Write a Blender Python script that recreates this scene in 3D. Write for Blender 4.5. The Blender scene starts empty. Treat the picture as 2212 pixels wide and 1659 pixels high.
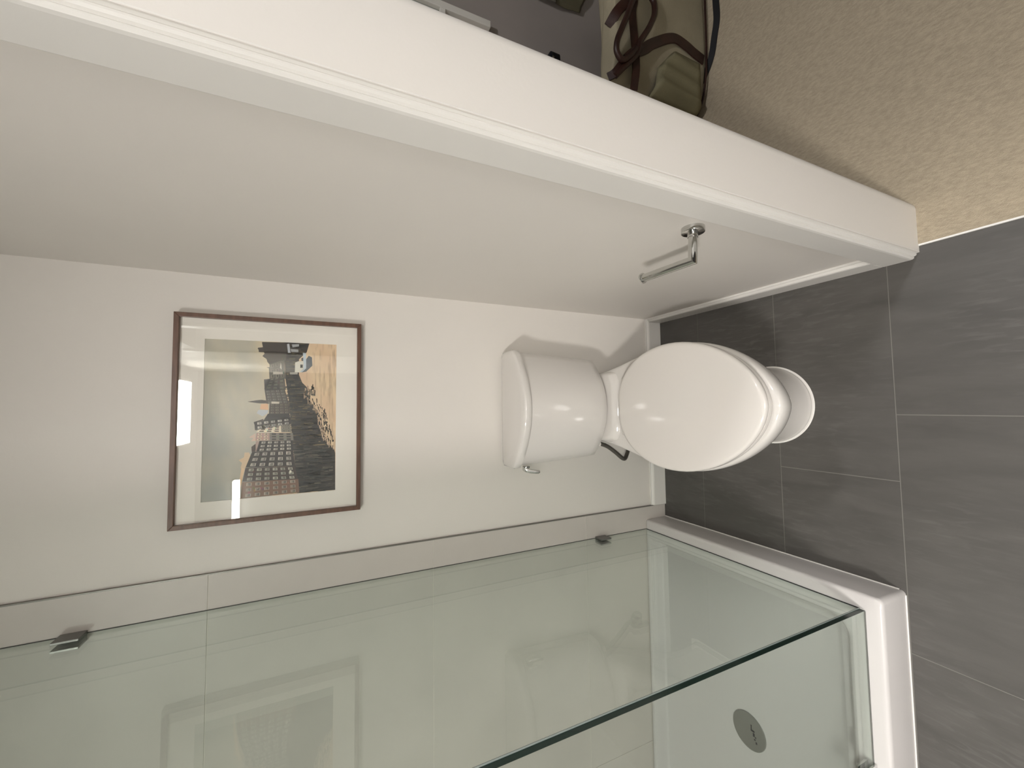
import bpy, bmesh, math, random
from mathutils import Vector, Matrix, noise
random.seed(7)
SC = bpy.context.scene
COL = SC.collection
# ------------------------------------------------------------------ camera
cam = bpy.data.objects.new('camera', bpy.data.cameras.new('camera'))
COL.objects.link(cam)
cam.data.sensor_width = 36.0
cam.data.lens = 14.191
cam.data.clip_start = 0.01
ax = [(-0.01399638, -0.42385156, -0.90562352), (0.99849281, -0.05399358, 0.0098385), (-0.05306792, -0.90412087, 0.42396845)]
cam.matrix_world = Matrix(((ax[0][0], ax[1][0], ax[2][0], 0.0), (ax[0][1], ax[1][1], ax[2][1], -1.340), (ax[0][2], ax[1][2], ax[2][2], 1.35), (0, 0, 0, 1)))
SC.camera = cam
# ------------------------------------------------------------------ world, exposure
w = bpy.data.worlds.new('world'); SC.world = w; w.use_nodes = True
w.node_tree.nodes['Background'].inputs[0].default_value = (0.9, 0.95, 1.0, 1)
w.node_tree.nodes['Background'].inputs[1].default_value = 0.02
SC.view_settings.view_transform = 'Standard'
SC.view_settings.look = 'None'
SC.view_settings.gamma = 1
SC.view_settings.use_curve_mapping = False
SC.view_settings.exposure = 1.15
SC.cycles.max_bounces = 12
SC.cycles.transparent_max_bounces = 24
# lamp strengths (emission of the lamps' diffusers, built below)
POW = dict(shower=112.0, panel=34.0, vanity=18.0, hall=86.0)

# ------------------------------------------------------------------ materials
def lin(c):
    return tuple(((v / 255) / 12.92 if v / 255 <= .04045 else ((v / 255 + .055) / 1.055) ** 2.4) for v in c)
def mat(name, rgb, rough=0.5, metal=0.0, spec=0.5, noise_scale=0, noise_amt=0.0, bump=0.0, bump_scale=200, stretch=(1, 1, 1), coat=0.0):
    m = bpy.data.materials.new(name); m.use_nodes = True
    nt = m.node_tree; b = nt.nodes['Principled BSDF']
    b.inputs['Base Color'].default_value = (*rgb, 1); b.inputs['Roughness'].default_value = rough
    b.inputs['Metallic'].default_value = metal; b.inputs['Specular IOR Level'].default_value = spec
    b.inputs['Coat Weight'].default_value = coat; b.inputs['Coat Roughness'].default_value = .04
    tc = nt.nodes.new('ShaderNodeTexCoord'); mp = nt.nodes.new('ShaderNodeMapping'); mp.inputs['Scale'].default_value = stretch
    nt.links.new(tc.outputs['Object'], mp.inputs[0])
    if noise_scale:
        n = nt.nodes.new('ShaderNodeTexNoise'); n.inputs['Scale'].default_value = noise_scale; n.inputs['Detail'].default_value = 6
        nt.links.new(mp.outputs[0], n.inputs['Vector'])
        r = nt.nodes.new('ShaderNodeValToRGB')
        r.color_ramp.elements[0].position = .3; r.color_ramp.elements[1].position = .7
        r.color_ramp.elements[0].color = (*[c * (1 - noise_amt) for c in rgb], 1)
        r.color_ramp.elements[1].color = (*[min(1, c * (1 + noise_amt)) for c in rgb], 1)
        nt.links.new(n.outputs['Fac'], r.inputs[0]); nt.links.new(r.outputs[0], b.inputs['Base Color'])
    if bump:
        n2 = nt.nodes.new('ShaderNodeTexNoise'); n2.inputs['Scale'].default_value = bump_scale; n2.inputs['Detail'].default_value = 3
        nt.links.new(mp.outputs[0], n2.inputs['Vector'])
        bp = nt.nodes.new('ShaderNodeBump'); bp.inputs['Strength'].default_value = bump; bp.inputs['Distance'].default_value = .002
        nt.links.new(n2.outputs['Fac'], bp.inputs['Height']); nt.links.new(bp.outputs[0], b.inputs['Normal'])
    return m
def floor_tile_mat():
    m = mat('floor_tile', (.11, .103, .096), rough=.5)
    nt = m.node_tree; b = nt.nodes['Principled BSDF']
    tc = nt.nodes.new('ShaderNodeTexCoord')
    def nz(scale, st, det=8):
        mp = nt.nodes.new('ShaderNodeMapping'); mp.inputs['Scale'].default_value = st; nt.links.new(tc.outputs['Object'], mp.inputs[0])
        n = nt.nodes.new('ShaderNodeTexNoise'); n.inputs['Scale'].default_value = scale; n.inputs['Detail'].default_value = det; n.inputs['Distortion'].default_value = .6
        nt.links.new(mp.outputs[0], n.inputs['Vector']); return n
    def ramp(src, p0, c0, p1, c1):
        r = nt.nodes.new('ShaderNodeValToRGB'); r.color_ramp.elements[0].position = p0; r.color_ramp.elements[1].position = p1
        r.color_ramp.elements[0].color = (*c0, 1); r.color_ramp.elements[1].color = (*c1, 1); nt.links.new(src, r.inputs[0]); return r
    n1 = nz(3, (6, 1.6, 1)); n2 = nz(17, (5.5, 1, 1), 10); n3 = nz(1.7, (1, 1, 1), 3)
    r1 = ramp(n1.outputs['Fac'], .3, (.068, .064, .0585), .75, (.094, .088, .081))
    r2 = ramp(n2.outputs['Fac'], .50, (0, 0, 0), .70, (1, 1, 1))
    r3 = ramp(n3.outputs['Fac'], .42, (.04, .04, .04), .66, (.5, .5, .5))
    mu = nt.nodes.new('ShaderNodeMath'); mu.operation = 'MULTIPLY'; nt.links.new(r2.outputs[0], mu.inputs[0]); nt.links.new(r3.outputs[0], mu.inputs[1])
    mx = nt.nodes.new('ShaderNodeMix'); mx.data_type = 'RGBA'
    nt.links.new(mu.outputs[0], mx.inputs[0]); nt.links.new(r1.outputs[0], mx.inputs[6]); mx.inputs[7].default_value = (.17, .162, .152, 1)
    nt.links.new(mx.outputs[2], b.inputs['Base Color'])
    bp = nt.nodes.new('ShaderNodeBump'); bp.inputs['Strength'].default_value = .25; bp.inputs['Distance'].default_value = .002
    nt.links.new(n2.outputs['Fac'], bp.inputs['Height']); nt.links.new(bp.outputs[0], b.inputs['Normal'])
    return m
def glass_mat(name, tint, ior=1.5, rough=0.0):
    m = bpy.data.materials.new(name); m.use_nodes = True; nt = m.node_tree
    nt.nodes.remove(nt.nodes['Principled BSDF']); out = nt.nodes['Material Output']
    tr = nt.nodes.new('ShaderNodeBsdfTransparent'); tr.inputs[0].default_value = (*tint, 1)
    gl = nt.nodes.new('ShaderNodeBsdfGlossy'); gl.inputs['Roughness'].default_value = rough; gl.inputs[0].default_value = (.97, 1, .98, 1)
    ge = nt.nodes.new('ShaderNodeNewGeometry'); ma = nt.nodes.new('ShaderNodeMath'); ma.operation = 'MULTIPLY_ADD'
    ma.inputs[1].default_value = 1 / ior - ior; ma.inputs[2].default_value = ior
    nt.links.new(ge.outputs['Backfacing'], ma.inputs[0])
    fr = nt.nodes.new('ShaderNodeFresnel'); nt.links.new(ma.outputs[0], fr.inputs['IOR'])
    mx = nt.nodes.new('ShaderNodeMixShader'); nt.links.new(fr.outputs[0], mx.inputs[0]); nt.links.new(tr.outputs[0], mx.inputs[1]); nt.links.new(gl.outputs[0], mx.inputs[2])
    nt.links.new(mx.outputs[0], out.inputs['Surface']); return m
def emit(name, rgb, s):
    m = bpy.data.materials.new(name); m.use_nodes = True; nt = m.node_tree
    nt.nodes.remove(nt.nodes['Principled BSDF']); e = nt.nodes.new('ShaderNodeEmission')
    e.inputs[0].default_value = (*rgb, 1); e.inputs[1].default_value = s
    nt.links.new(e.outputs[0], nt.nodes['Material Output'].inputs['Surface']); return m

M = {}
M['wall'] = mat('wall_paint', (.72, .685, .635), .55, noise_scale=3, noise_amt=.012, bump=.08, bump_scale=160)
M['trim'] = mat('trim_paint', (.72, .70, .66), .35, noise_scale=5, noise_amt=.01)
M['ceil'] = mat('ceiling_paint', (.45, .445, .44), .8)
M['wall2'] = mat('grey_unseen_wall', (.24, .24, .235), .6)  # unseen walls, like the ceiling, darkened to cut bounced fill light
M['closet'] = mat('taupe_paint', (.38, .34, .31), .6, noise_scale=3, noise_amt=.06)
M['tile'] = floor_tile_mat()
M['grout'] = mat('grout', (.19, .18, .163), .8)
M['walltile'] = mat('wall_tile', (.55, .515, .475), .4, noise_scale=4, noise_amt=.05)
M['wgrout'] = mat('wall_grout', (.66, .63, .57), .7)
M['metal_trim'] = mat('edge_trim', (.22, .21, .19), .4, metal=.5)
M['carpet'] = mat('carpet', (.42, .355, .26), .95, spec=.1, noise_scale=70, noise_amt=.13, bump=1.0, bump_scale=330, stretch=(2.6, 1, 1))
M['porcelain'] = mat('porcelain', (.66, .635, .60), .06, spec=.6, coat=.3)
M['seat'] = mat('seat_plastic', (.66, .63, .59), .08, spec=.5)
M['caulk'] = mat('caulk', (.8, .78, .74), .5)
M['tray'] = mat('tray_acrylic', (.60, .578, .565), .22, spec=.5)
M['chrome'] = mat('chrome', (.62, .62, .6), .07, metal=1.0)
M['satin'] = mat('satin_steel', (.22, .215, .205), .35, metal=.85)
M['steel'] = mat('brushed_steel', (.33, .33, .31), .35, metal=.7)
M['hose'] = mat('braided_hose', (.16, .15, .13), .3, metal=.8, bump=.6, bump_scale=900)
M['frame'] = mat('walnut_frame', (.125, .062, .038), .38, noise_scale=14, noise_amt=.25, stretch=(1, 8, 8))
M['mat_board'] = mat('mat_board', (.88, .825, .765), .85)
M['glass'] = glass_mat('shower_glass', (.885, .912, .892))
M['glass_edge'] = mat('glass_edge', (.006, .026, .019), .15, spec=.35)
M['seal'] = mat('clear_seal', (.40, .46, .44), .25, spec=.7)
M['pglass'] = glass_mat('picture_glass', (.985, .99, .985))
M['canvas'] = mat('canvas', (.30, .265, .185), .9, spec=.1, noise_scale=9, noise_amt=.1, bump=.5, bump_scale=500)
M['canvas2'] = mat('canvas_pocket', (.21, .19, .115), .9, spec=.1, noise_scale=7, noise_amt=.15, bump=.4, bump_scale=400)
M['leather'] = mat('leather', (.026, .0085, .005), .45, noise_scale=18, noise_amt=.35, bump=.3, bump_scale=300)
M['black'] = mat('black_strap', (.006, .006, .008), .55)
M['blackp'] = mat('black_plastic', (.008, .009, .012), .2)
M['whitemetal'] = mat('white_metal', (.8, .77, .70), .45)
M['greycloth'] = mat('pale_cloth', (.32, .3, .26), .9)
M['olivecloth'] = mat('olive_cloth', (.10, .088, .05), .9, noise_scale=9, noise_amt=.2)
M['panelgrey'] = mat('grey_panel', (.30, .31, .27), .3)
M['lamp_shower'] = emit('lamp_shower', (1.0, .965, .93), POW['shower'])
M['lamp_panel'] = emit('lamp_panel', (1.0, .965, .92), POW['panel'])
M['lamp_vanity'] = emit('lamp_vanity', (1.0, .96, .9), POW['vanity'])
M['lamp_hall'] = emit('lamp_hall', (.985, .98, 1.0), POW['hall'])

# ------------------------------------------------------------------ helpers
def obj(name, bm, mats, parent=None, smooth=False, angle=35):
    me = bpy.data.meshes.new(name); bmesh.ops.recalc_face_normals(bm, faces=bm.faces[:]); bm.to_mesh(me); bm.free()
    for k in (mats if isinstance(mats, (list, tuple)) else [mats]): me.materials.append(M[k])
    if smooth:
        for p in me.polygons: p.use_smooth = True
        me.set_sharp_from_angle(angle=math.radians(angle))
    o = bpy.data.objects.new(name, me); COL.objects.link(o)
    if parent:
        o.parent = parent; o.matrix_parent_inverse = Matrix.Translation(-parent.location)
    return o
def tag(o, label, cat, group=None):
    o['label'] = label; o['category'] = cat
    if group: o['group'] = group
    return o
def thing(name, loc, label, cat, group=None):
    o = bpy.data.objects.new(name, None); o.location = loc; COL.objects.link(o); o.empty_display_size = .05
    return tag(o, label, cat, group)
def struct(o):
    o['kind'] = 'structure'; return o
def box(bm, a, b, mi=0, bevel=0, seg=2):
    vs = [bm.verts.new((x, y, z)) for z in (a[2], b[2]) for y in (a[1], b[1]) for x in (a[0], b[0])]
    fs = [bm.faces.new([vs[i] for i in q]) for q in ((0, 2, 3, 1), (4, 5, 7, 6), (0, 1, 5, 4), (2, 6, 7, 3), (0, 4, 6, 2), (1, 3, 7, 5))]
    for f in fs: f.material_index = mi
    if bevel:
        es = list({e for f in fs for e in f.edges})
        bmesh.ops.bevel(bm, geom=es, offset=bevel, segments=seg, affect='EDGES', profile=.5)
    return fs
def prism(bm, pts, z0, z1, mi=0):
    """extrude a plan polygon (x, y) from z0 to z1"""
    a = [bm.verts.new((x, y, z0)) for x, y in pts]; b = [bm.verts.new((x, y, z1)) for x, y in pts]
    n = len(pts)
    for i in range(n):
        f = bm.faces.new((a[i], a[(i + 1) % n], b[(i + 1) % n], b[i])); f.material_index = mi
    for q in (a[::-1], b):
        f = bm.faces.new(q); f.material_index = mi
def loft(bm, rings, mi=0, caps=(True, True)):
    vr = [[bm.verts.new(p) for p in r] for r in rings]; n = len(rings[0])
    for a, b in zip(vr, vr[1:]):
        for i in range(n):
            f = bm.faces.new((a[i], a[(i + 1) % n], b[(i + 1) % n], b[i])); f.material_index = mi
    if caps[0]: bm.faces.new(vr[0][::-1]).material_index = mi
    if caps[1]: bm.faces.new(vr[-1]).material_index = mi
    return vr
def tube(bm, pts, r, n=16, mi=0, cap=True):
    pts = [Vector(p) for p in pts]; rr = r if isinstance(r, (list, tuple)) else [r] * len(pts)
    rings = []; up = None
    for i, p in enumerate(pts):
        t = ((pts[min(i + 1, len(pts) - 1)] - p).normalized() + (p - pts[max(i - 1, 0)]).normalized()).normalized()
        if up is None:
            up = Vector((0, 0, 1)) if abs(t.z) < .9 else Vector((1, 0, 0))
        s = t.cross(up).normalized(); up = s.cross(t).normalized()
        k = 1.0
        if 0 < i < len(pts) - 1:
            c = (pts[i + 1] - p).normalized().dot(t); k = 1 / max(c, .5)
            d = ((p - pts[i - 1]).normalized() - (pts[i + 1] - p).normalized())
            ring = []
            dn = d.normalized() if d.length > 1e-4 else None
            for j in range(n):
                a = 2 * math.pi * j / n; v = (s * math.cos(a) + up * math.sin(a)) * rr[i]
                if dn is not None: v += dn * v.dot(dn) * (k - 1)
                ring.append(p + v)
            rings.append(ring); continue
        rings.append([p + (s * math.cos(2 * math.pi * j / n) + up * math.sin(2 * math.pi * j / n)) * rr[i] for j in range(n)])
    loft(bm, rings, mi, (cap, cap))
def catmull(pts, k=8):
    P = [Vector(p) for p in pts]; P = [P[0] * 2 - P[1]] + P + [P[-1] * 2 - P[-2]]; out = []
    for i in range(1, len(P) - 2):
        for j in range(k):
            t = j / k; a, b, c, d = P[i - 1:i + 3]
            out.append(.5 * ((2 * b) + (c - a) * t + (2 * a - 5 * b + 4 * c - d) * t * t + (3 * b - a - 3 * c + d) * t ** 3))
    out.append(P[-2]); return out
def disc(bm, c, axis, r, h, n=40, bev=.001, mi=0):
    """round slab: centre of its back face, axis direction, radius, thickness"""
    c = Vector(c); t = Vector(axis).normalized(); u = t.orthogonal().normalized(); v = t.cross(u)
    def ring(rad, hh): return [c + t * hh + (u * math.cos(2 * math.pi * j / n) + v * math.sin(2 * math.pi * j / n)) * rad for j in range(n)]
    loft(bm, [ring(r, 0), ring(r, h - bev), ring(r - bev * .3, h - bev * .3), ring(r - bev, h)], mi)
def strip(bm, pts, wdt, thick, nrm, mi=0, k=8, twist=None):
    """flat strap following a smooth path, lying against direction nrm"""
    P = catmull(pts, k); nrm = Vector(nrm).normalized(); rings = []
    for i, p in enumerate(P):
        t = (P[min(i + 1, len(P) - 1)] - P[max(i - 1, 0)]).normalized()
        nn = (nrm - t * nrm.dot(t)).normalized(); s = t.cross(nn)
        a = wdt / 2; h = thick
        rings.append([p - s * a, p - s * a * .92 + nn * h, p + s * a * .92 + nn * h, p + s * a, p + s * a * .9 - nn * h * .3, p - s * a * .9 - nn * h * .3])
    loft(bm, rings, mi)

# ------------------------------------------------------------------ setting
H = 2.42
XL = -1.71; XR = .369; XO = .503; YB = -3.4; XE = 3.2; YJ = -.876; YD = -1.70
# floor: tiles with grout, 0.6 x 0.3 m in thirds
bm = bmesh.new()
g = .0011
box(bm, (XL, YB, -.05), (.3845, 0, -.0008), 1)
for row, (ya, yb) in enumerate([(-.21 + .3 * k, -.21 + .3 * (k + 1)) for k in range(-11, 1)][::-1]):
    yb = min(yb, 0); ya = max(ya, YB)
    off = {0: .05, 1: .05, 2: -.21, 3: -.038}.get(row, -.038 - .2 * (row - 3))
    x = off - 6
    while x < .3845:
        xa, xb = max(x + g, XL), min(x + .6 - g, .3845 if ya > -99 else XR)
        if xb > xa + .002:
            box(bm, (xa, ya + g, -.004), (xb, yb - g, 0), 0)
        x += .6
struct(obj('floor', bm, ['tile', 'grout']))
bm = bmesh.new(); box(bm, (.3885, YB, -.05), (XE, .02, .004)); cf = struct(obj('floor_bedroom', bm, 'carpet'))
bm = bmesh.new(); box(bm, (.3845, YD, -.05), (.3885, YJ - .001, .0055)); struct(obj('trim_1', bm, 'caulk'))
bm = bmesh.new(); box(bm, (XL - .1, YB - .1, H), (XE + .1, .12, H + .08)); struct(obj('ceiling', bm, 'ceil'))
bm = bmesh.new(); box(bm, (XL - .1, 0, -.05), (XO, .1, H)); struct(obj('wall_back', bm, 'wall'))
bm = bmesh.new(); box(bm, (XO, .02, -.05), (XE + .1, .12, H)); struct(obj('wall_bedroom', bm, 'closet'))
bm = bmesh.new(); box(bm, (XE, YB - .1, -.05), (XE + .1, .02, H)); struct(obj('wall_bedroom_side', bm, 'wall2'))
bm = bmesh.new(); box(bm, (XL - .1, YB - .1, -.05), (XE, YB, H)); struct(obj('wall_rear', bm, 'wall2'))
bm = bmesh.new(); box(bm, (XL - .1, YB, -.05), (XL, 0, H)); struct(obj('wall_left', bm, 'wall2'))
# right wall: drywall end with a rounded bullnose corner on the bedroom side
def arc(cx, cy, r, a0, a1, n=10): return [(cx + r * math.cos(math.radians(a0 + (a1 - a0) * i / n)), cy + r * math.sin(math.radians(a0 + (a1 - a0) * i / n))) for i in range(n + 1)]
bm = bmesh.new()
RB = .026
prism(bm, [(XR, 0), (XR, YJ)] + arc(XO - RB, YJ + RB, RB, -90, 0, 12) + [(XO, 0)], -.05, H)
prism(bm, [(XR, YB), (XO, YB), (XO, YD), (XR, YD)], -.05, H)
box(bm, (XR, YD, 2.05), (XO, YJ, H))
o = struct(obj('wall_right', bm, 'wall', smooth=True, angle=30)); o.data.materials.clear(); o.data.materials.append(M['wall'])
# door casing on the right wall (colonial profile towards the opening)
prof = [(XR, -.802), (.3555, -.802), (.3545, -.804), (.3545, -.858), (.3553, -.8625), (.3575, -.8655), (.3595, -.866), (.361, -.8648), (.3625, -.868), (.3645, -.8705),
        (.3665, -.871), (.3675, -.8695), (.3685, -.872), (.3690, -.8735), (.3695, -.8752), (.3703, -.8762), (.3712, -.8765), (.3712, -.872), (XR, -.872)]
bm = bmesh.new(); prism(bm, prof, 0.0, 2.11); struct(obj('trim_2', bm, 'trim'))
bm = bmesh.new(); prism(bm, [(x, YJ + YD - y) for x, y in prof], 0, 2.11); struct(obj('trim_3', bm, 'trim'))
# baseboards: flat face with an eased top
def base_prof(d): return [(0, 0), (d, 0), (d, .062), (d * .88, .0665), (d * .5, .0705), (d * .42, .0715), (d * .42, .0745), (0, .0745)]
bm = bmesh.new(); pr = base_prof(.0145)
loft(bm, [[(-.4335, -d, z) for d, z in pr], [(XR, -d, z) for d, z in pr]]); struct(obj('baseboard_back', bm, 'trim'))
bm = bmesh.new()
loft(bm, [[(XR - d, -.0148, z) for d, z in pr], [(XR - d, -.8018, z) for d, z in pr]]); struct(obj('baseboard_right', bm, 'trim'))
# beige tile on the shower walls, metal edge strip
bm = bmesh.new()
TX = -.436
box(bm, (XL, -.0075, 0), (TX, 0, H), 1)
zs = [-.185, .415, 1.018, 1.619, 2.22, H]
for za, zb in zip(zs, zs[1:]):
    za = max(za, 0)
    for xa, xb in ((XL, -1.38), (-1.38, TX)):
        box(bm, (xa + .001, -.009, za + .0013), (xb - .0002, -.007, zb - .0013), 0)
box(bm, (TX, -.0095, 0), (TX + .003, 0, H), 2)
struct(obj('wall_shower_tile', bm, ['walltile', 'wgrout', 'metal_trim']))
bm = bmesh.new()
for za, zb in zip(zs, zs[1:]):
    box(bm, (XL, -.9, max(za, 0) + .0013), (XL + .009, -.0095, zb - .0013), 0)
struct(obj('wall_shower_side_tile', bm, ['walltile']))

# ------------------------------------------------------------------ lamps
def ceiling_lamp(name, x, y, r, m, label):
    t = thing(name, (x, y, H), label, 'ceiling light')
    bm = bmesh.new(); disc(bm, (x, y, H - .0005), (0, 0, -1), r + .015, .012, bev=.004); obj('trim_ring', bm, 'trim', t, True)
    bm = bmesh.new(); disc(bm, (x, y, H - .013), (0, 0, -1), r, .006, bev=.002); obj('diffuser', bm, m, t, True)
ceiling_lamp('ceiling_light', -1.15, -2.1, .15, 'lamp_shower', 'round recessed ceiling light over the bathroom, left of the camera')
ceiling_lamp('ceiling_light', 1.0, -1.16, .09, 'lamp_hall', 'round ceiling light in the carpeted room beyond the doorway')
t = thing('light_panel', (-.02, -2.87, H), 'rectangular white ceiling light panel mirrored in the picture glass', 'ceiling light')
bm = bmesh.new(); box(bm, (-.30, -3.07, H - .03), (.26, -2.67, H - .0005), 0, .004); obj('housing', bm, 'trim', t)
bm = bmesh.new(); box(bm, (-.28, -3.05, H - .035), (.24, -2.69, H - .031), 0); obj('diffuser', bm, 'lamp_panel', t)
t = thing('vanity_light', (-.72, YB, 1.97), 'white two-piece vanity light bar mirrored in the picture glass', 'wall light')
bm = bmesh.new(); box(bm, (-1.02, YB + .0005, 2.06), (-.66, YB + .03, 2.13), 0, .004); obj('back_plate', bm, 'chrome', t)
for a, b in ((-1.04, -.86), (-.855, -.68)):
    bm = bmesh.new(); box(bm, (a, YB + .031, 2.062), (b, YB + .07, 2.12), 0, .004); obj('diffuser', bm, 'lamp_vanity', t)

# ------------------------------------------------------------------ toilet
CX = -.0095
def plan(z, w, cy, Lf, yb, wb, q=.6, q2=.5, blend=None):
    """closed outline: pointed oval front, narrowing to a straight back"""
    pts = []
    n = 22
    side = []
    blend = blend if blend is not None else (min(yb, cy + .22) if z < .3 else -.06)
    for i in range(14):
        t = i / 13; y = yb + (cy - yb) * t
        if y > blend: x = wb
        else:
            s = (y - cy) / (blend - cy) if blend != cy else 0
            x = wb + (w - wb) * (math.cos(math.pi * s) + 1) / 2
        if yb - y < .012: x -= (.012 - (yb - y)) * .8
        side.append((x, y))
    front = []
    for i in range(1, n + 1):
        a = math.pi / 2 * i / n; t = math.sin(a)
        front.append((w * max(0, 1 - t * t) ** q, cy - Lf * t))
    half = side + front
    R = [(CX + x, y, z) for x, y in half] + [(CX - x, y, z) for x, y in half[-2::-1]]
    return R
toilet = thing('toilet', (CX, -.4, 0), 'white two-piece toilet with closed lid against the back wall', 'toilet')
bm = bmesh.new()
rings = [plan(0, .124, -.485, .132, -.13, .105, .5), plan(.006, .1235, -.485, .131, -.13, .105, .5), plan(.012, .119, -.485, .126, -.13, .1, .5), plan(.06, .112, -.485, .122, -.13, .095, .5), plan(.12, .110, -.485, .125, -.13, .094, .5),
         plan(.18, .118, -.48, .155, -.11, .098, .53), plan(.24, .14, -.47, .21, -.08, .108, .56), plan(.29, .162, -.465, .255, -.05, .116, .58, blend=-.15), plan(.33, .178, -.46, .288, -.035, .122, .6),
         plan(.36, .1875, -.46, .301, -.03, .125, .6), plan(.382, .1895, -.46, .304, -.03, .127, .6), plan(.393, .1875, -.46, .302, -.03, .127, .6), plan(.399, .182, -.46, .297, -.031, .125, .6), plan(.4015, .17, -.46, .284, -.033, .122, .6)]
loft(bm, rings)
bowl = obj('bowl', bm, 'porcelain', toilet, True, 60)
sd = bowl.modifiers.new('sub', 'SUBSURF'); sd.levels = sd.render_levels = 1
bm = bmesh.new()
loft(bm, [plan(0.0006, .1275, -.485, .1355, -.125, .108, .5), plan(.003, .125, -.485, .133, -.128, .106, .5)])
obj('caulk_line', bm, 'caulk', toilet, True)
# raised deck that carries the tank
def tplan(z, w, yf, yc, wb=None, yb=-.022, r=.016):
    """tank outline: flat back, straight sides, front bowed forward; yf front centre, yc front corners"""
    pts = []
    wb = wb if wb else w
    for i in range(25):
        s = -1 + 2 * i / 24; x = s * (w - r * .2)
        y = yf + (yc - yf) * abs(s) ** 2.0
        pts.append((CX - .002 + x, y, z))
    x1 = CX - .002 + w
    pts += [(x1, yc + r * .9, z)] + [(CX - .002 + wb, yc + (yb - yc) * .6, z), (CX - .002 + wb, yb - r * .6, z), (CX - .002 + wb - r * .6, yb, z)]
    x0 = CX - .002
    pts += [(x0 - wb + r * .6, yb, z), (x0 - wb, yb - r * .6, z), (x0 - wb, yc + (yb - yc) * .6, z), (x0 - w, yc + r * .9, z)]
    return pts
bm = bmesh.new()
def deck(z, w, yf): return [(CX + x, y, z) for x, y in ((-w, -.035), (-w, yf + .05), (-w * .93, yf + .02), (-w * .7, yf), (w * .7, yf), (w * .96, yf + .02), (w, yf + .05), (w, -.035))]
loft(bm, [deck(.38, .129, -.215), deck(.401, .127, -.21), deck(.413, .122, -.20), deck(.420, .116, -.19)])
d = obj('tank_deck', bm, 'porcelain', toilet, True, 60)
bv = d.modifiers.new('bev', 'BEVEL'); bv.width = .006; bv.segments = 3; bv.limit_method = 'ANGLE'
bm = bmesh.new()
loft(bm, [tplan(.4195, .160, -.150, -.078), tplan(.424, .172, -.170, -.092), tplan(.434, .178, -.180, -.098), tplan(.46, .1805, -.1825, -.1), tplan(.6, .187, -.190, -.106), tplan(.7445, .1935, -.197, -.112)])
obj('tank', bm, 'porcelain', toilet, True, 50)
bm = bmesh.new()
loft(bm, [tplan(.7445, .186, -.188, -.105), tplan(.7478, .186, -.188, -.105), tplan(.7479, .1985, -.2025, -.116), tplan(.7488, .1995, -.2035, -.117), tplan(.766, .2005, -.2045, -.118), tplan(.7715, .1985, -.2015, -.116), tplan(.7745, .193, -.1935, -.110, yb=-.027), tplan(.7765, .18, -.18, -.10, yb=-.035)])
obj('tank_lid', bm, 'porcelain', toilet, True, 50)
def lidplan(z, k=1.0, dy=0.0):
    pts = []
    cy, w, Lf, Lb = -.468, .1855, .2825, .229
    for i in range(72):
        a = 2 * math.pi * i / 72; t = math.sin(a); L, q = (Lf, .57) if t < 0 else (Lb, .43)
        x = w * max(0, 1 - t * t) ** q * (1 if math.cos(a) >= 0 else -1)
        y = cy + (L * t)
        if y > -.2435: y = -.2435 + (y + .2435) * .25
        pts.append((CX + .0005 + x * k, cy + (y - cy) * k + dy, z))
    return pts
bm = bmesh.new(); loft(bm, [lidplan(.4035, .97), lidplan(.4045, .988), lidplan(.410, .994), lidplan(.4155, .988), lidplan(.4165, .975)]); obj('seat', bm, 'seat', toilet, True, 50)
bm = bmesh.new(); loft(bm, [lidplan(.4185, .975), lidplan(.4195, .99), lidplan(.424, 1.0), lidplan(.430, .999), lidplan(.4345, .988), lidplan(.4365, .965), lidplan(.4372, .93), lidplan(.4385, .8), lidplan(.4405, .5), lidplan(.4412, .2)]); obj('lid', bm, 'seat', toilet, True, 50)
for s in (-1, 1):
    bm = bmesh.new(); box(bm, (CX + s * .075 - .022, -.262, .4017), (CX + s * .075 + .022, -.236, .4182), 0, .005, 3); obj('hinge', bm, 'seat', toilet, True)
    bm = bmesh.new()
    n = 20; loft(bm, [[(CX + s * .1105 + math.cos(2 * math.pi * i / n) * r, -.33 + math.sin(2 * math.pi * i / n) * r, z) for i in range(n)] for r, z in ((.014, .0), (.014, .008), (.012, .016), (.006, .02))])
    obj('bolt_cap', bm, 'seat', toilet, True, 60)
# flush lever on the left flank of the tank
fh = bmesh.new(); disc(fh, (-.2045, -.118, .7285), (-1, 0, 0), .0125, .006, 28)
hd = obj('flush_handle', fh, 'chrome', toilet, True)
bm = bmesh.new()
LV = [((-.212, -.118, .738), .0075, .009), ((-.2165, -.120, .732), .008, .010), ((-.220, -.124, .720), .0075, .0105), ((-.2225, -.129, .706), .0065, .011), ((-.2235, -.133, .694), .006, .0115), ((-.2225, -.134, .690), .0045, .0105)]
loft(bm, [[(p[0] + a * math.copysign(abs(math.cos(t)) ** .45, math.cos(t)), p[1] + b * math.copysign(abs(math.sin(t)) ** .45, math.sin(t)), p[2]) for t in [2 * math.pi * i / 20 for i in range(20)]] for p, a, b in LV])
obj('lever', bm, 'chrome', hd, True, 50)
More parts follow.
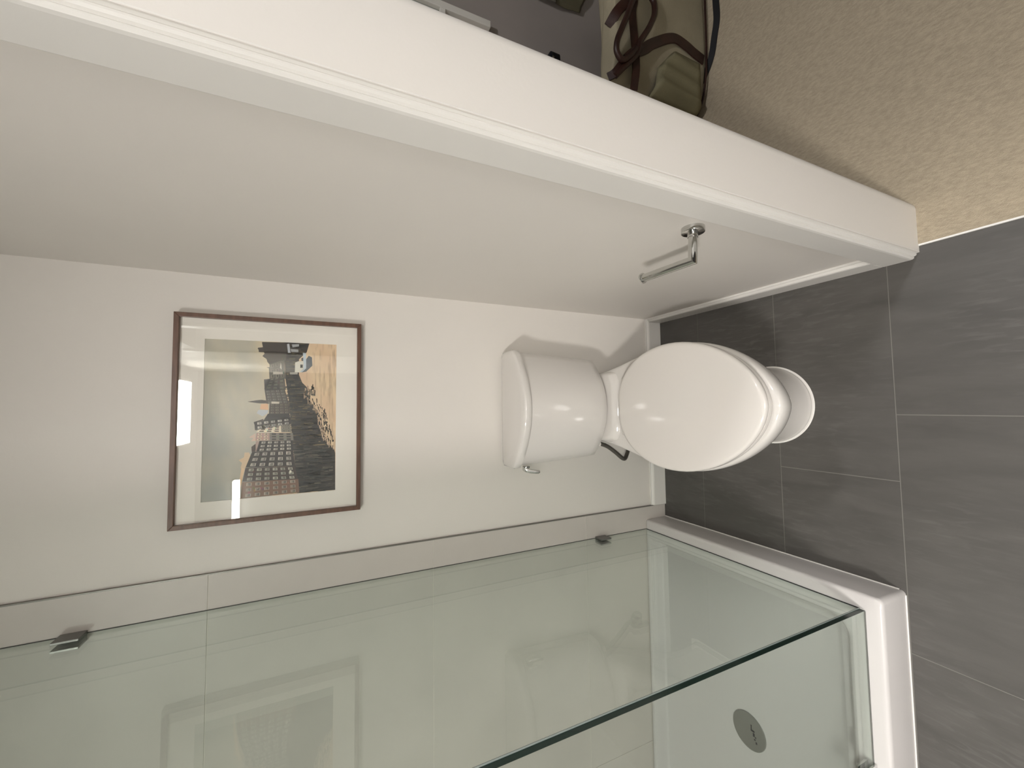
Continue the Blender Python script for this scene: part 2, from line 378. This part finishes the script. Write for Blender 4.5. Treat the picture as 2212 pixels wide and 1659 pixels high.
# water supply hose and stop valve
bm = bmesh.new(); tube(bm, catmull([(-.148, -.085, .4195), (-.150, -.085, .395), (-.162, -.086, .362), (-.186, -.086, .325), (-.207, -.085, .297), (-.214, -.083, .283), (-.212, -.078, .270), (-.196, -.068, .252), (-.18, -.06, .235), (-.17, -.05, .205)], 6), .0078, 14)
sh = obj('supply_hose', bm, 'hose', toilet, True, 60)
bm = bmesh.new(); tube(bm, [(-.148, -.085, .419), (-.148, -.085, .401)], .013, 8); obj('coupling_nut', bm, 'seat', sh)
bm = bmesh.new(); tube(bm, [(-.17, -.05, .207), (-.17, -.05, .16)], .011, 16); tube(bm, [(-.17, -.05, .172), (-.17, -.0, .172)], .008, 16); disc(bm, (-.17, 0, .172), (0, -1, 0), .028, .006)
obj('stop_valve', bm, 'chrome', sh, True)

# ------------------------------------------------------------------ toilet paper holder
tp = thing('toilet_paper_holder', (XR, -.749, .648), 'empty chrome toilet paper holder fixed to the right wall', 'toilet paper holder')
bm = bmesh.new(); disc(bm, (XR, -.749, .646), (-1, 0, 0), .0235, .011, 48, .0012); obj('wall_flange', bm, 'chrome', tp, True)
ex = .2985
bm = bmesh.new(); tube(bm, [(XR - .0115, -.749, .647), (ex, -.749, .650), (ex, -.617, .661)], .0092, 24); obj('arm', bm, 'chrome', tp, True)
bm = bmesh.new(); tube(bm, [(XR - .011, -.749, .647), (XR - .021, -.749, .6475)], .0105, 24); obj('collar', bm, 'chrome', tp, True)
bm = bmesh.new(); disc(bm, (ex, -.6169, .661), (0, .997, .08), .0125, .005, 32, .0015); obj('end_cap', bm, 'chrome', tp, True)

# ------------------------------------------------------------------ framed print
fr = thing('framed_picture', (-.0245, 0, 1.475), 'framed canal townhouse print with wide white mat hanging above the toilet', 'picture')
FX0, FX1, FZ0, FZ1 = -.307, .2575, 1.2445, 1.7045; FW = .0115
bm = bmesh.new()
def miter(a, b, c, d, ya, yb):
    va = [bm.verts.new((p[0], y, p[1])) for y in (ya, yb) for p in (a, b, c, d)]
    for q in ((0, 1, 2, 3), (7, 6, 5, 4), (0, 4, 5, 1), (1, 5, 6, 2), (2, 6, 7, 3), (3, 7, 4, 0)): bm.faces.new([va[i] for i in q])
O4 = [(FX0, FZ0), (FX1, FZ0), (FX1, FZ1), (FX0, FZ1)]; I4 = [(FX0 + FW, FZ0 + FW), (FX1 - FW, FZ0 + FW), (FX1 - FW, FZ1 - FW), (FX0 + FW, FZ1 - FW)]
for i in range(4): miter(O4[i], O4[(i + 1) % 4], I4[(i + 1) % 4], I4[i], -.0255, -.001)
fo = obj('frame', bm, 'frame', fr); bv = fo.modifiers.new('bev', 'BEVEL'); bv.width = .0008; bv.segments = 2; bv.limit_method = 'ANGLE'
PX0, PX1, PZ0, PZ1 = -.2443, .1917, 1.3141, 1.6395
bm = bmesh.new()
ii = [(FX0 + FW, FZ0 + FW), (FX1 - FW, FZ0 + FW), (FX1 - FW, FZ1 - FW), (FX0 + FW, FZ1 - FW)]; pp = [(PX0, PZ0), (PX1, PZ0), (PX1, PZ1), (PX0, PZ1)]
for i in range(4): miter(ii[i], ii[(i + 1) % 4], pp[(i + 1) % 4], pp[i], -.0122, -.0100)
obj('mat_board', bm, 'mat_board', fr)
FAC=[((112, 84, 68), [(-0.0005, 0.2724), (0.1026, 0.2813), (0.095, 0.6997), (0.0053, 0.7088)], 6, 3, (165, 150, 135)),
((58, 46, 42), [(0.1046, 0.2813), (0.1903, 0.3023), (0.1794, 0.6729), (0.0931, 0.6972)], 6, 3, (170, 165, 150)),
((46, 38, 36), [(0.1923, 0.3022), (0.2879, 0.3466), (0.2865, 0.6558), (0.1794, 0.6729)], 5, 3, (178, 170, 158)),
((40, 34, 33), [(0.2885, 0.3772), (0.3556, 0.3994), (0.3506, 0.6497), (0.2864, 0.6584)], 5, 3, (185, 178, 165)),
((158, 132, 120), [(0.3568, 0.3686), (0.4081, 0.3769), (0.4051, 0.4753), (0.3549, 0.4763)], 2, 3, (215, 195, 170)),
((112, 106, 98), [(0.355, 0.4739), (0.4051, 0.4728), (0.3996, 0.6513), (0.3503, 0.6573)], 3, 3, (48, 42, 40)),
((205, 192, 172), [(0.4123, 0.3744), (0.4586, 0.4259), (0.4609, 0.5585), (0.4066, 0.5626)], 3, 4, (70, 60, 52)),
((110, 104, 94), [(0.4066, 0.5611), (0.4596, 0.5586), (0.4591, 0.6301), (0.4042, 0.6412)], 2, 3, (140, 132, 120)),
((48, 40, 38), [(0.425, 0.3647), (0.4788, 0.3587), (0.4984, 0.6319), (0.4577, 0.6377)], 5, 2, (188, 182, 172)),
((40, 34, 32), [(0.4825, 0.423), (0.5287, 0.4582), (0.5283, 0.6213), (0.4874, 0.6321)], 0, 0, 0),
((62, 52, 46), [(0.5265, 0.4655), (0.5937, 0.469), (0.5947, 0.6176), (0.526, 0.6264)], 4, 4, (118, 108, 92)),
((66, 58, 52), [(0.5939, 0.4471), (0.6801, 0.4308), (0.6891, 0.5832), (0.5947, 0.6176)], 4, 5, (128, 122, 112)),
((60, 54, 50), [(0.6801, 0.4308), (0.7517, 0.4244), (0.7564, 0.4729), (0.6891, 0.5832)], 0, 0, 0),
((78, 72, 64), [(0.6885, 0.4258), (0.7564, 0.468), (0.7834, 0.5764), (0.6848, 0.5933)], 3, 4, (100, 94, 84)),
((92, 86, 78), [(0.7564, 0.4656), (0.8497, 0.4637), (0.8867, 0.5745), (0.7578, 0.5869)], 3, 3, (130, 122, 110)),
((74, 66, 60), [(0.8705, 0.4462), (0.9292, 0.4206), (0.9349, 0.5937), (0.8785, 0.5897)], 0, 0, 0),
((60, 52, 48), [(0.9271, 0.4207), (0.9923, 0.4038), (0.991, 0.5876), (0.9305, 0.5938)], 0, 0, 0)]
POL=[((66, 58, 54), [(0.9957, 0.4047), (0.9632, 0.4199), (0.9564, 0.3742), (0.9488, 0.3744), (0.9456, 0.3793), (0.9288, 0.382), (0.9289, 0.4352), (0.9034, 0.4091), (0.8832, 0.4435), (0.8815, 0.4606), (0.8705, 0.4437), (0.8497, 0.4637), (0.8328, 0.4665), (0.8301, 0.4397), (0.8262, 0.4593), (0.7564, 0.4656), (0.7577, 0.5819), (0.9993, 0.5774)]),
((205, 165, 130), [(0.5588, 0.3997), (0.5922, 0.4038), (0.5938, 0.4568), (0.5538, 0.4625)]),
((175, 178, 182), [(0.5342, 0.3741), (0.5548, 0.3879), (0.5517, 0.4625), (0.5288, 0.4533), (0.5127, 0.4175)]),
((58, 50, 46), [(0.6075, 0.3041), (0.6166, 0.3699), (0.6193, 0.408), (0.6128, 0.4564), (0.596, 0.4519), (0.5964, 0.3941)]),
((58, 46, 42), [(0.4769, 0.3541), (0.4961, 0.4251), (0.4606, 0.4306), (0.4226, 0.3742)]),
((190, 165, 150), [(0.3803, 0.3211), (0.4051, 0.3675), (0.3555, 0.371), (0.3567, 0.338), (0.3758, 0.354)]),
((150, 128, 118), [(0.3544, 0.3995), (0.3546, 0.3734), (0.2911, 0.3653), (0.288, 0.389)]),
((60, 48, 44), [(0.3197, 0.3412), (0.3382, 0.3714), (0.2887, 0.3725), (0.288, 0.3443)]),
((196, 172, 142), [(0.2862, 0.2931), (0.286, 0.3256), (0.2659, 0.3354), (0.1882, 0.3023), (0.1892, 0.2655), (0.2221, 0.2761), (0.2408, 0.2518), (0.2567, 0.2891)]),
((206, 176, 142), [(0.192, 0.2723), (0.1865, 0.2978), (0.1029, 0.2767), (0.0, 0.2564), (0.0484, 0.252)])]
REF=[(1.0034, 0.5723), (1.0027, 0.7733), (0.94, 0.7532), (0.8899, 0.6916), (0.7851, 0.6933), (0.7331, 0.72), (0.7028, 0.7569), (0.6722, 0.7731), (0.624, 0.7738), (0.5932, 0.8005), (0.5622, 0.8326), (0.5267, 0.8597), (0.4956, 0.8762), (0.4848, 0.8816), (0.4451, 0.8875), (0.3917, 0.9097), (0.3561, 0.9209), (0.311, 0.9485), (0.283, 0.9869), (0.2515, 0.9971), (0.0013, 1.001), (0.0045, 0.7088), (0.1794, 0.6729), (0.3506, 0.6497), (0.4577, 0.6352), (0.526, 0.6264), (0.629, 0.6144), (0.7578, 0.5869)]
BOAT=[((196, 192, 180), [(0.802, 0.6596), (0.8673, 0.6611), (0.8766, 0.6866), (0.8777, 0.7281), (0.8207, 0.729), (0.8018, 0.6982)]),
((172, 182, 190), [(0.9346, 0.7219), (0.9333, 0.7481), (0.8298, 0.7497), (0.8053, 0.724), (0.8018, 0.6982), (0.8294, 0.7288)]),
((64, 72, 82), [(0.8914, 0.7487), (0.9163, 0.7693), (0.906, 0.7959), (0.8485, 0.7994), (0.8079, 0.75), (0.8011, 0.7137), (0.8298, 0.7497)]),
((60, 64, 68), [(0.8551, 0.7025), (0.8556, 0.7232), (0.8337, 0.7236), (0.8311, 0.7029)]),
((60, 64, 68), [(0.8969, 0.7096), (0.904, 0.725), (0.8798, 0.7254), (0.8795, 0.7124)]),
((170, 172, 178), [(0.9891, 0.5952), (0.992, 0.6129), (0.9315, 0.6242), (0.9309, 0.6039)]),
((150, 150, 152), [(0.9884, 0.6334), (0.9928, 0.6899), (0.9775, 0.6901), (0.969, 0.6388)]),
((150, 150, 152), [(0.9576, 0.6237), (0.9554, 0.6853), (0.9378, 0.6856), (0.9382, 0.6292)]),
((200, 195, 185), [(0.8301, 0.543), (0.8646, 0.5508), (0.8175, 0.5582)]),
((178, 170, 158), [(0.8035, 0.4916), (0.8026, 0.566), (0.7876, 0.5663), (0.7856, 0.4919)]),
((158, 152, 142), [(0.8014, 0.6214), (0.8024, 0.6827), (0.7884, 0.6829), (0.7875, 0.6217)]),
((190, 180, 165), [(0.6084, 0.4833), (0.6059, 0.5424), (0.5931, 0.5426), (0.5936, 0.4836)]),
((210, 205, 190), [(0.1524, 0.629), (0.1562, 0.6355), (0.1514, 0.6456), (0.1387, 0.6458), (0.1383, 0.6308)])]

m = bpy.data.materials.new('print_ink'); m.use_nodes = True; M['print'] = m
at = m.node_tree.nodes.new('ShaderNodeVertexColor'); at.layer_name = 'ink'
m.node_tree.links.new(at.outputs['Color'], m.node_tree.nodes['Principled BSDF'].inputs['Base Color']); m.node_tree.nodes['Principled BSDF'].inputs['Roughness'].default_value = .7
bm = bmesh.new(); ink = bm.loops.layers.float_color.new('ink'); LAY = [0]
def pv(s, t, d): return bm.verts.new((PX0 + (PX1 - PX0) * s, -.0104 - d * .00001, PZ1 + (PZ0 - PZ1) * t))
def poly(pts, c, d, k=1.32):
    pts = [(min(max(s, 0), 1), min(max(t, 0), 1)) for s, t in pts]
    try: f = bm.faces.new([pv(s, t, d) for s, t in pts])
    except ValueError: return
    c = [min(1, v * k) for v in lin(c)]
    for l in f.loops: l[ink] = (*c, 1)
def mixc(a, b, t): return tuple(a[i] + (b[i] - a[i]) * t for i in range(3))
NX, NY = 110, 84
grid = [[pv(i / NX, j / NY, 0) for i in range(NX + 1)] for j in range(NY + 1)]
for j in range(NY):
    for i in range(NX):
        s, t = (i + .5) / NX, (j + .5) / NY
        n = noise.fractal(Vector((s * 5 + t * 2, t * 7, 1.3)), 1, 2, 4)
        if t < .5:
            c = mixc((150, 150, 144), (184, 174, 154), min(1, max(0, s * .55 + t * .9 + n * .35)))
            c = mixc(c, (204, 184, 150), max(0, (t - .3) / .22) * max(0, s - .15) * 1.0)
        else:
            n2 = noise.fractal(Vector((s * 9, t * 60, 4.3)), 1, 2, 3)
            c = mixc((196, 166, 138), (206, 184, 152), .5 + n * .6); c = mixc(c, (150, 124, 102), max(0, n2 * .7 + (t - .9) * 2))
        f = bm.faces.new((grid[j][i], grid[j][i + 1], grid[j + 1][i + 1], grid[j + 1][i])); c = [min(1, v * 1.32) for v in lin(c)]
        for l in f.loops: l[ink] = (*c, 1)
poly(REF, (46, 40, 36), 1)
rr = random.Random(3)
xsR = [p[0] for p in REF]; lo = REF[24:]; up = REF[:24]
def bnd(P, s):
    best = None
    for a, b in zip(P, P[1:]):
        if min(a[0], b[0]) <= s <= max(a[0], b[0]) and a[0] != b[0]:
            v = a[1] + (b[1] - a[1]) * (s - a[0]) / (b[0] - a[0]); best = v if best is None else max(best, v)
    return best
for k in range(900):                                            # streaks of the reflections
    s = rr.random(); wl = .535 + .0 * s
    up_t = .5
    wline = .62 - .06 * s; yb2 = bnd(up, s) or 1
    t = wline + .01 + rr.random() * max(.02, yb2 - wline - .03); h = .015 + rr.random() * .10; wd = .001 + rr.random() * .007
    c = rr.choice([(26, 22, 20), (20, 18, 17), (72, 62, 50), (112, 98, 72), (60, 56, 52), (18, 17, 17), (88, 78, 58)]) if s > .3 else rr.choice([(30, 32, 30), (20, 20, 19), (52, 54, 50), (16, 16, 15), (74, 70, 62), (96, 90, 78)])
    if t + h < yb2: poly([(s, t), (s + wd, t), (s + wd, t + h), (s, t + h)], c, 2)
for k in range(330):                                            # ripples at the edge of the reflection
    s = .08 + rr.random() * .62; yb2 = bnd(up, s)
    if yb2 is None or yb2 > .99: continue
    t = yb2 + (rr.random() - .45) * .09; wd = .006 + rr.random() * .03; h = .002 + rr.random() * .004
    if t < .985 and t > .6:
        c = (44, 36, 32) if t > yb2 else (190, 164, 138)
        poly([(s, t), (s + wd, t - .004), (s + wd * .9, t + h), (s + wd * .1, t + h)], c, 3)
for c, pts in POL: poly(pts, c, 4)
def quadpt(q, u, v):
    a = (q[0][0] + (q[1][0] - q[0][0]) * u, q[0][1] + (q[1][1] - q[0][1]) * u); b = (q[3][0] + (q[2][0] - q[3][0]) * u, q[3][1] + (q[2][1] - q[3][1]) * u)
    return (a[0] + (b[0] - a[0]) * v, a[1] + (b[1] - a[1]) * v)
for fc, (c, q, nr, nc, wc) in enumerate(FAC):
    poly(q, c, 5)
    for k in range(14):
        u, v = rr.random() * .85, rr.random() * .9; poly([quadpt(q, u, v), quadpt(q, u + .12, v), quadpt(q, u + .12, v + .03), quadpt(q, u, v + .03)], tuple(int(x * rr.choice([.8, .88, 1.12, 1.2])) for x in c), 6)
    for r_ in range(nr):
        for k in range(nc):
            u0, u1 = (k + .22) / nc, (k + .78) / nc; v0, v1 = .05 + .93 * (r_ + .15) / nr, .05 + .93 * (r_ + .72) / nr
            jit = rr.uniform(.85, 1.08); wcc = tuple(min(255, int(x * jit)) for x in wc)
            poly([quadpt(q, u0, v0), quadpt(q, u1, v0), quadpt(q, u1, v1), quadpt(q, u0, v1)], wcc, 7)
            if sum(wc) > 300:
                dk = tuple(int(x * .45) for x in wc); gk = tuple(int(x * .75) for x in wc)
                for ua, ub in ((.12, .46), (.54, .88)):
                    a, b = u0 + (u1 - u0) * ua, u0 + (u1 - u0) * ub; e = v0 + (v1 - v0) * .16; f_ = v0 + (v1 - v0) * .86; mid = v0 + (v1 - v0) * rr.uniform(.3, .6)
                    poly([quadpt(q, a, e), quadpt(q, b, e), quadpt(q, b, mid), quadpt(q, a, mid)], gk, 8)
                    poly([quadpt(q, a, mid), quadpt(q, b, mid), quadpt(q, b, f_), quadpt(q, a, f_)], dk, 8)
for c, pts in BOAT: poly(pts, c, 9)
pr_o = obj('print', bm, 'print', fr)
bm = bmesh.new(); vs = [bm.verts.new((x, -.0195, z)) for x, z in ((FX0 + FW, FZ0 + FW), (FX1 - FW, FZ0 + FW), (FX1 - FW, FZ1 - FW), (FX0 + FW, FZ1 - FW))]
bmesh.ops.solidify if False else None
box(bm, (FX0 + FW, -.0195, FZ0 + FW), (FX1 - FW, -.018, FZ1 - FW)); bm2 = bm
for v in vs: bm.verts.remove(v)
obj('glass', bm, 'pglass', fr)

# ------------------------------------------------------------------ shower
def rrect(x0, x1, y0, y1, r, z, n=8):
    pts = []
    for cx_, cy_, a0 in ((x1 - r[1], y1 - r[1], 0), (x0 + r[0], y1 - r[0], 90), (x0 + r[3], y0 + r[3], 180), (x1 - r[2], y0 + r[2], 270)):
        rad = {0: r[1], 90: r[0], 180: r[3], 270: r[2]}[a0]
        for i in range(n + 1):
            a = math.radians(a0 + 90 * i / n); pts.append((cx_ + rad * math.cos(a), cy_ + rad * math.sin(a), z))
    return pts
tr = thing('shower_tray', (-1.1, -.4, 0), 'white low-curb shower tray on the tiled floor', 'shower tray')
bm = bmesh.new(); E1 = .0002
X0, X1, Y0, Y1 = XL + .0095, -.4865, -.8065, -.0098
def RR(i, z, rc): return rrect(X0 + i * .25, X1 - i, Y0 + i, Y1 - i * (.22 if i < .2 else .8), (.002 if i < .02 else .012, .002 if i < .02 else .014, rc, max(.002, rc * .3)), z)
loft(bm, [RR(0, 0, .010), RR(0.0005, .03, .012), RR(.0015, .100, .014), RR(.0028, .1055, .016), RR(.0055, .1088, .018), RR(.009, .1103, .02), RR(.015, .1108, .024),
          RR(.070, .1105, .045), RR(.075, .1085, .05), RR(.081, .100, .052), RR(.089, .074, .055), RR(.097, .056, .058), RR(.112, .049, .062), RR(.135, .0475, .066), RR(.26, .0455, .08), RR(.33, .0445, .03)], caps=(True, True))
obj('basin', bm, 'tray', tr, True, 60)
bm = bmesh.new()
box(bm, (X1 - .001, Y0 + .012, 0.0003), (X1 + .0022, Y1, .0028)); box(bm, (X0, Y0 - .0022, 0.0003), (X1 - .010, Y0 + .001, .0028))
obj('caulk_line', bm, 'caulk', tr)
dr = thing('shower_drain', (-1.10, -.395, .044), 'round brushed metal drain cover set in the white shower tray', 'drain')
DC = (-1.098, -.392); DZ = .0475
bm = bmesh.new(); disc(bm, (DC[0], DC[1], DZ - .003), (0, 0, 1), .057, .005, 48, .0015); obj('cover', bm, 'steel', dr, True)
bm = bmesh.new()
for k, (dx, dy, ww, hh) in enumerate([(.020, -.010, .013, .003), (.010, -.013, .006, .010), (.010, -.019, .005, .004), (-.001, -.018, .011, .006), (-.006, -.024, .005, .004), (-.014, -.021, .004, .005), (-.022, -.026, .007, .005)]):
    x, y = DC[0] + dx, DC[1] + dy; box(bm, (x - ww / 2, y - hh / 2, DZ + .0018), (x + ww / 2, y + hh / 2, DZ + .0023))
obj('drain_slots', bm, 'blackp', dr)
# glass: side panel and front panel meeting at the corner
GZ0, GZ1 = .1125, 2.38
sg = thing('shower_screen', (-.53, -.38, GZ0), 'clear greenish glass side panel of the shower, next to the toilet', 'shower glass')
def pane(name, a, b, edges, parent):
    bm = bmesh.new(); fs = box(bm, a, b, 0)
    bm.normal_update()
    for f in bm.faces:
        n = f.normal; thin = min(range(3), key=lambda i: b[i] - a[i])
        if abs(n[thin]) < .5 and not n.z < -.5 and not n.y > .5: f.material_index = 1
    return obj(name, bm, ['glass', 'glass_edge'], parent)
pane('pane', (-.5375, -.7545, GZ0), (-.5255, -.0115, GZ1), None, sg)
bm = bmesh.new(); box(bm, (-.5275, -.7565, GZ0 - .0016), (-.5248, -.0125, GZ0 + .0004)); obj('bottom_seal', bm, 'black', sg)
bm = bmesh.new(); box(bm, (-.5272, -.0113, GZ0), (-.5253, -.0096, GZ1)); obj('wall_seal', bm, 'black', sg)
fg = thing('shower_screen', (-.95, -.763, GZ0), 'clear glass front panel of the shower, meeting the side panel at the corner', 'shower glass')
pane('pane', (-1.40, -.7695, GZ0), (-.5265, -.7575, GZ1), None, fg)
bm = bmesh.new(); box(bm, (-1.39, -.7692, GZ0 - .0016), (-.529, -.7665, GZ0 + .0004)); obj('bottom_seal', bm, 'satin', fg)
bm = bmesh.new(); box(bm, (-.5370, -.7575, GZ0), (-.5262, -.7546, GZ1)); box(bm, (-.5262, -.7574, GZ0), (-.5250, -.7556, GZ1)); obj('corner_seal', bm, 'seal', fg)
def clamp(z, label):
    t = thing('glass_clamp', (-.53, 0, z), label, 'glass clamp')
    for s, xa in (('outer', -.5253), ('inner', -.5432)):
        bm = bmesh.new(); box(bm, (xa, -.050, z - .024), (xa + .0055, -.0095, z + .024), 0, .0009); obj('clamp_plate', bm, 'satin' if s == 'outer' else 'steel', t)
    bm = bmesh.new(); box(bm, (-.5375, -.0113, z - .023), (-.5255, -.0095, z + .023)); obj('wall_plate', bm, 'steel', t)
clamp(1.876, 'upper square metal clamp holding the shower glass to the tiled wall')
clamp(.350, 'lower square metal clamp holding the shower glass to the tiled wall')
t = thing('glass_clamp', (-.93, -.763, GZ0), 'metal clamp at the foot of the shower front glass, on the tray curb', 'glass clamp')
for ya in (-.7752, -.7573):
    bm = bmesh.new(); box(bm, (-.942, ya, .1112), (-.892, ya + .0055, .158), 0, .0009); obj('clamp_plate', bm, 'chrome', t)

# ------------------------------------------------------------------ things in the bedroom
bag = thing('canvas_bag', (1.5, -.16, .004), 'beige canvas duffel bag with brown leather straps on the carpet', 'bag')
bm = bmesh.new(); rings = []
BX0, BX1 = 1.10, 1.86
for k, (z, e) in enumerate([(.008, .93), (.02, .985), (.06, 1.0), (.15, 1.0), (.26, .985), (.36, .95), (.42, .9), (.445, .85), (.458, .75), (.464, .5)]):
    ring = []
    for i in range(56):
        a = 2 * math.pi * i / 56; c, s = math.cos(a), math.sin(a)
        x = (BX0 + BX1) / 2 + (BX1 - BX0) / 2 * (e if z < .3 else .92 + .08 * e) * math.copysign(abs(c) ** .55, c)
        tz = max(0, (z - .10) / .386); yc = -.162 - .115 * tz; hd_ = .148 - .105 * tz
        y = yc + hd_ * (.6 + .4 * e) * math.copysign(abs(s) ** .6, s)
        n = noise.noise(Vector((x * 7, y * 7, z * 9))) * .010 + noise.noise(Vector((x * 22, y * 20, z * 14))) * .004
        ring.append((x + n * (1 if c > 0 else -1), y + n * math.copysign(1, s) * .9, z + (noise.noise(Vector((x * 5, 0, 2))) * .016 if z > .3 else 0)))
    rings.append(ring)
loft(bm, rings); bo = obj('body', bm, 'canvas', bag, True, 80); sd = bo.modifiers.new('s', 'SUBSURF'); sd.levels = sd.render_levels = 2
FY = -.318
def bpt(x, z, d=0): return (x, FY + d, z)
def strap(name, pts, w_, th, m='leather', parent=bag):
    bm = bmesh.new(); strip(bm, pts, w_, th, (0, -1, .25), k=7); return obj(name, bm, m, parent, True, 60)
strap('handle', [bpt(1.095, .375, .02), bpt(1.147, .381), bpt(1.198, .384, -.004), bpt(1.263, .392, -.008), bpt(1.349, .395, -.006), bpt(1.417, .380), bpt(1.50, .40, .01)], .028, .004)
bm = bmesh.new(); tube(bm, catmull([bpt(1.112, .462, .012), bpt(1.14, .437, -.004), bpt(1.19, .392, -.016), bpt(1.238, .378, -.022), bpt(1.29, .345, -.022), bpt(1.333, .320, -.018), bpt(1.38, .30, -.014), bpt(1.425, .300, -.012), bpt(1.447, .328, -.012), bpt(1.43, .365, -.018), bpt(1.385, .400, -.028),
    bpt(1.34, .425, -.034), bpt(1.29, .445, -.034), bpt(1.24, .466, -.03), bpt(1.20, .480, -.024), bpt(1.168, .478, -.018), bpt(1.152, .452, -.014), bpt(1.175, .42, -.016), bpt(1.21, .392, -.018)], 7), .0098, 12)
obj('handle', bm, 'leather', bag, True, 60)
strap('band', [bpt(1.205, .388, -.01), bpt(1.235, .347, -.006), bpt(1.268, .312, -.002), bpt(1.305, .262, .003), bpt(1.332, .218, .003), bpt(1.345, .178, .003), bpt(1.338, .13, .003), bpt(1.328, .085, .005), bpt(1.318, .035, .006)], .040, .004)
strap('strap', [bpt(1.115, .478, .03), bpt(1.125, .46, .01), bpt(1.175, .425, -.012), bpt(1.21, .388, -.018), bpt(1.235, .37, -.012)], .03, .004)
strap('strap', [bpt(1.30, .47, .03), bpt(1.335, .455, -.0), bpt(1.375, .42, -.01), bpt(1.41, .385, -.012)], .034, .004)
bm = bmesh.new()                                                # gathered side pocket
NXp, NZp = 22, 16; cor = [(1.112, .285), (1.222, .268), (1.322, .186), (1.305, .05), (1.118, .05)]
gv = []
for j in range(NZp + 1):
    row = []
    for i in range(NXp + 1):
        u, v = i / NXp, j / NZp; top = .285 + (-.02) * min(1, u / .5) + (-.085 if u > .5 else 0) * ((u - .5) / .5 if u > .5 else 0)
        x = 1.114 + .196 * u - .004 * v; z = top + (.045 - top) * v
        fold = math.sin(u * 21 + v * 2.5) * .0045 * (1 - .4 * v)
        edge = min(u, 1 - u, v * 2, 1 - v) * 8
        row.append(bm.verts.new((x, FY + .012 - min(1, edge) * .014 + fold * min(1, edge) + (.03 * (1 - u / .15) ** 2 if u < .15 else 0), z)))
    gv.append(row)
for j in range(NZp):
    for i in range(NXp): bm.faces.new((gv[j][i], gv[j][i + 1], gv[j + 1][i + 1], gv[j + 1][i]))
po = obj('pocket', bm, 'canvas2', bag, True, 80); so = po.modifiers.new('s', 'SOLIDIFY'); so.thickness = .004
bm = bmesh.new(); tube(bm, catmull([(1.09, -.235, .03), (1.16, -.292, .028), (1.25, -.312, .024), (1.36, -.318, .022), (1.5, -.320, .022), (1.7, -.318, .022), (1.84, -.29, .022)], 6), .004, 8)
obj('piping', bm, 'leather', bag, True, 60)
bm = bmesh.new()
strip(bm, [(1.10, -.12, .012), (1.165, -.165, .012), (1.205, -.205, .012), (1.235, -.245, .011), (1.268, -.29, .010), (1.325, -.328, .010), (1.395, -.345, .009), (1.457, -.358, .009), (1.54, -.357, .009), (1.66, -.36, .009), (1.80, -.34, .009)], .024, .003, (0, -.35, 1), k=6)
obj('shoulder_strap', bm, 'black', bag, True, 60)
# white rack piece on the dark wall
ra = thing('clothes_rail', (1.44, .02, .8), 'white upright rail with a short crossbar on the dark bedroom wall', 'rail')
bm = bmesh.new(); box(bm, (1.414, -.012, .795), (1.440, .0195, 1.9), 0, .0015); obj('upright', bm, 'whitemetal', ra)
bm = bmesh.new(); box(bm, (1.30, -.012, .968), (1.4135, .0, .988), 0, .0015); obj('crossbar', bm, 'whitemetal', ra)
bm = bmesh.new(); box(bm, (1.30, .002, .9885), (1.4135, .012, 1.9), 0); obj('infill', bm, 'panelgrey', ra)
hk = thing('wall_hook', (1.41, .02, .52), 'small black rounded hook on the dark wall beside the doorway edge', 'hook')
bm = bmesh.new(); box(bm, (1.385, -.018, .490), (1.420, .0195, .540), 0, .008, 3); obj('body', bm, 'blackp', hk, True)
bm = bmesh.new(); disc(bm, (1.392, -.0182, .527), (0, -1, 0), .005, .002); obj('button', bm, 'chrome', hk, True)
ga = thing('hanging_garment', (1.78, -.01, .4), 'pale garment with an olive lower edge hanging on the dark wall above the bag', 'clothing')
def cloth(name, x0, x1, zb, zt, y, m, seed):
    bm = bmesh.new(); n, k = 18, 20; g_ = []
    for j in range(k + 1):
        row = []
        for i in range(n + 1):
            u, v = i / n, j / k; zz = zb + noise.noise(Vector((u * 5, seed, 0))) * .03
            row.append(bm.verts.new((x0 + (x1 - x0) * u + math.sin(v * 5 + seed) * .006, y + math.sin(u * 13 + seed + v) * .010 - .004, zz + (zt - zz) * v)))
        g_.append(row)
    for j in range(k):
        for i in range(n): bm.faces.new((g_[j][i], g_[j][i + 1], g_[j + 1][i + 1], g_[j + 1][i]))
    o = obj(name, bm, m, ga, True, 80); s_ = o.modifiers.new('s', 'SOLIDIFY'); s_.thickness = .004; return o
cloth('trim_band', 1.655, 2.05, .365, .53, .000, 'olivecloth', 1.7)
cloth('fabric', 1.635, 2.05, .515, 1.5, -.008, 'greycloth', 4.1)
bm = bmesh.new(); tube(bm, [(1.60, .0, 1.5), (2.05, 0, 1.5)], .008, 10); tube(bm, [(1.82, 0, 1.5), (1.82, .0195, 1.56)], .005, 8); obj('hanger', bm, 'blackp', ga, True)
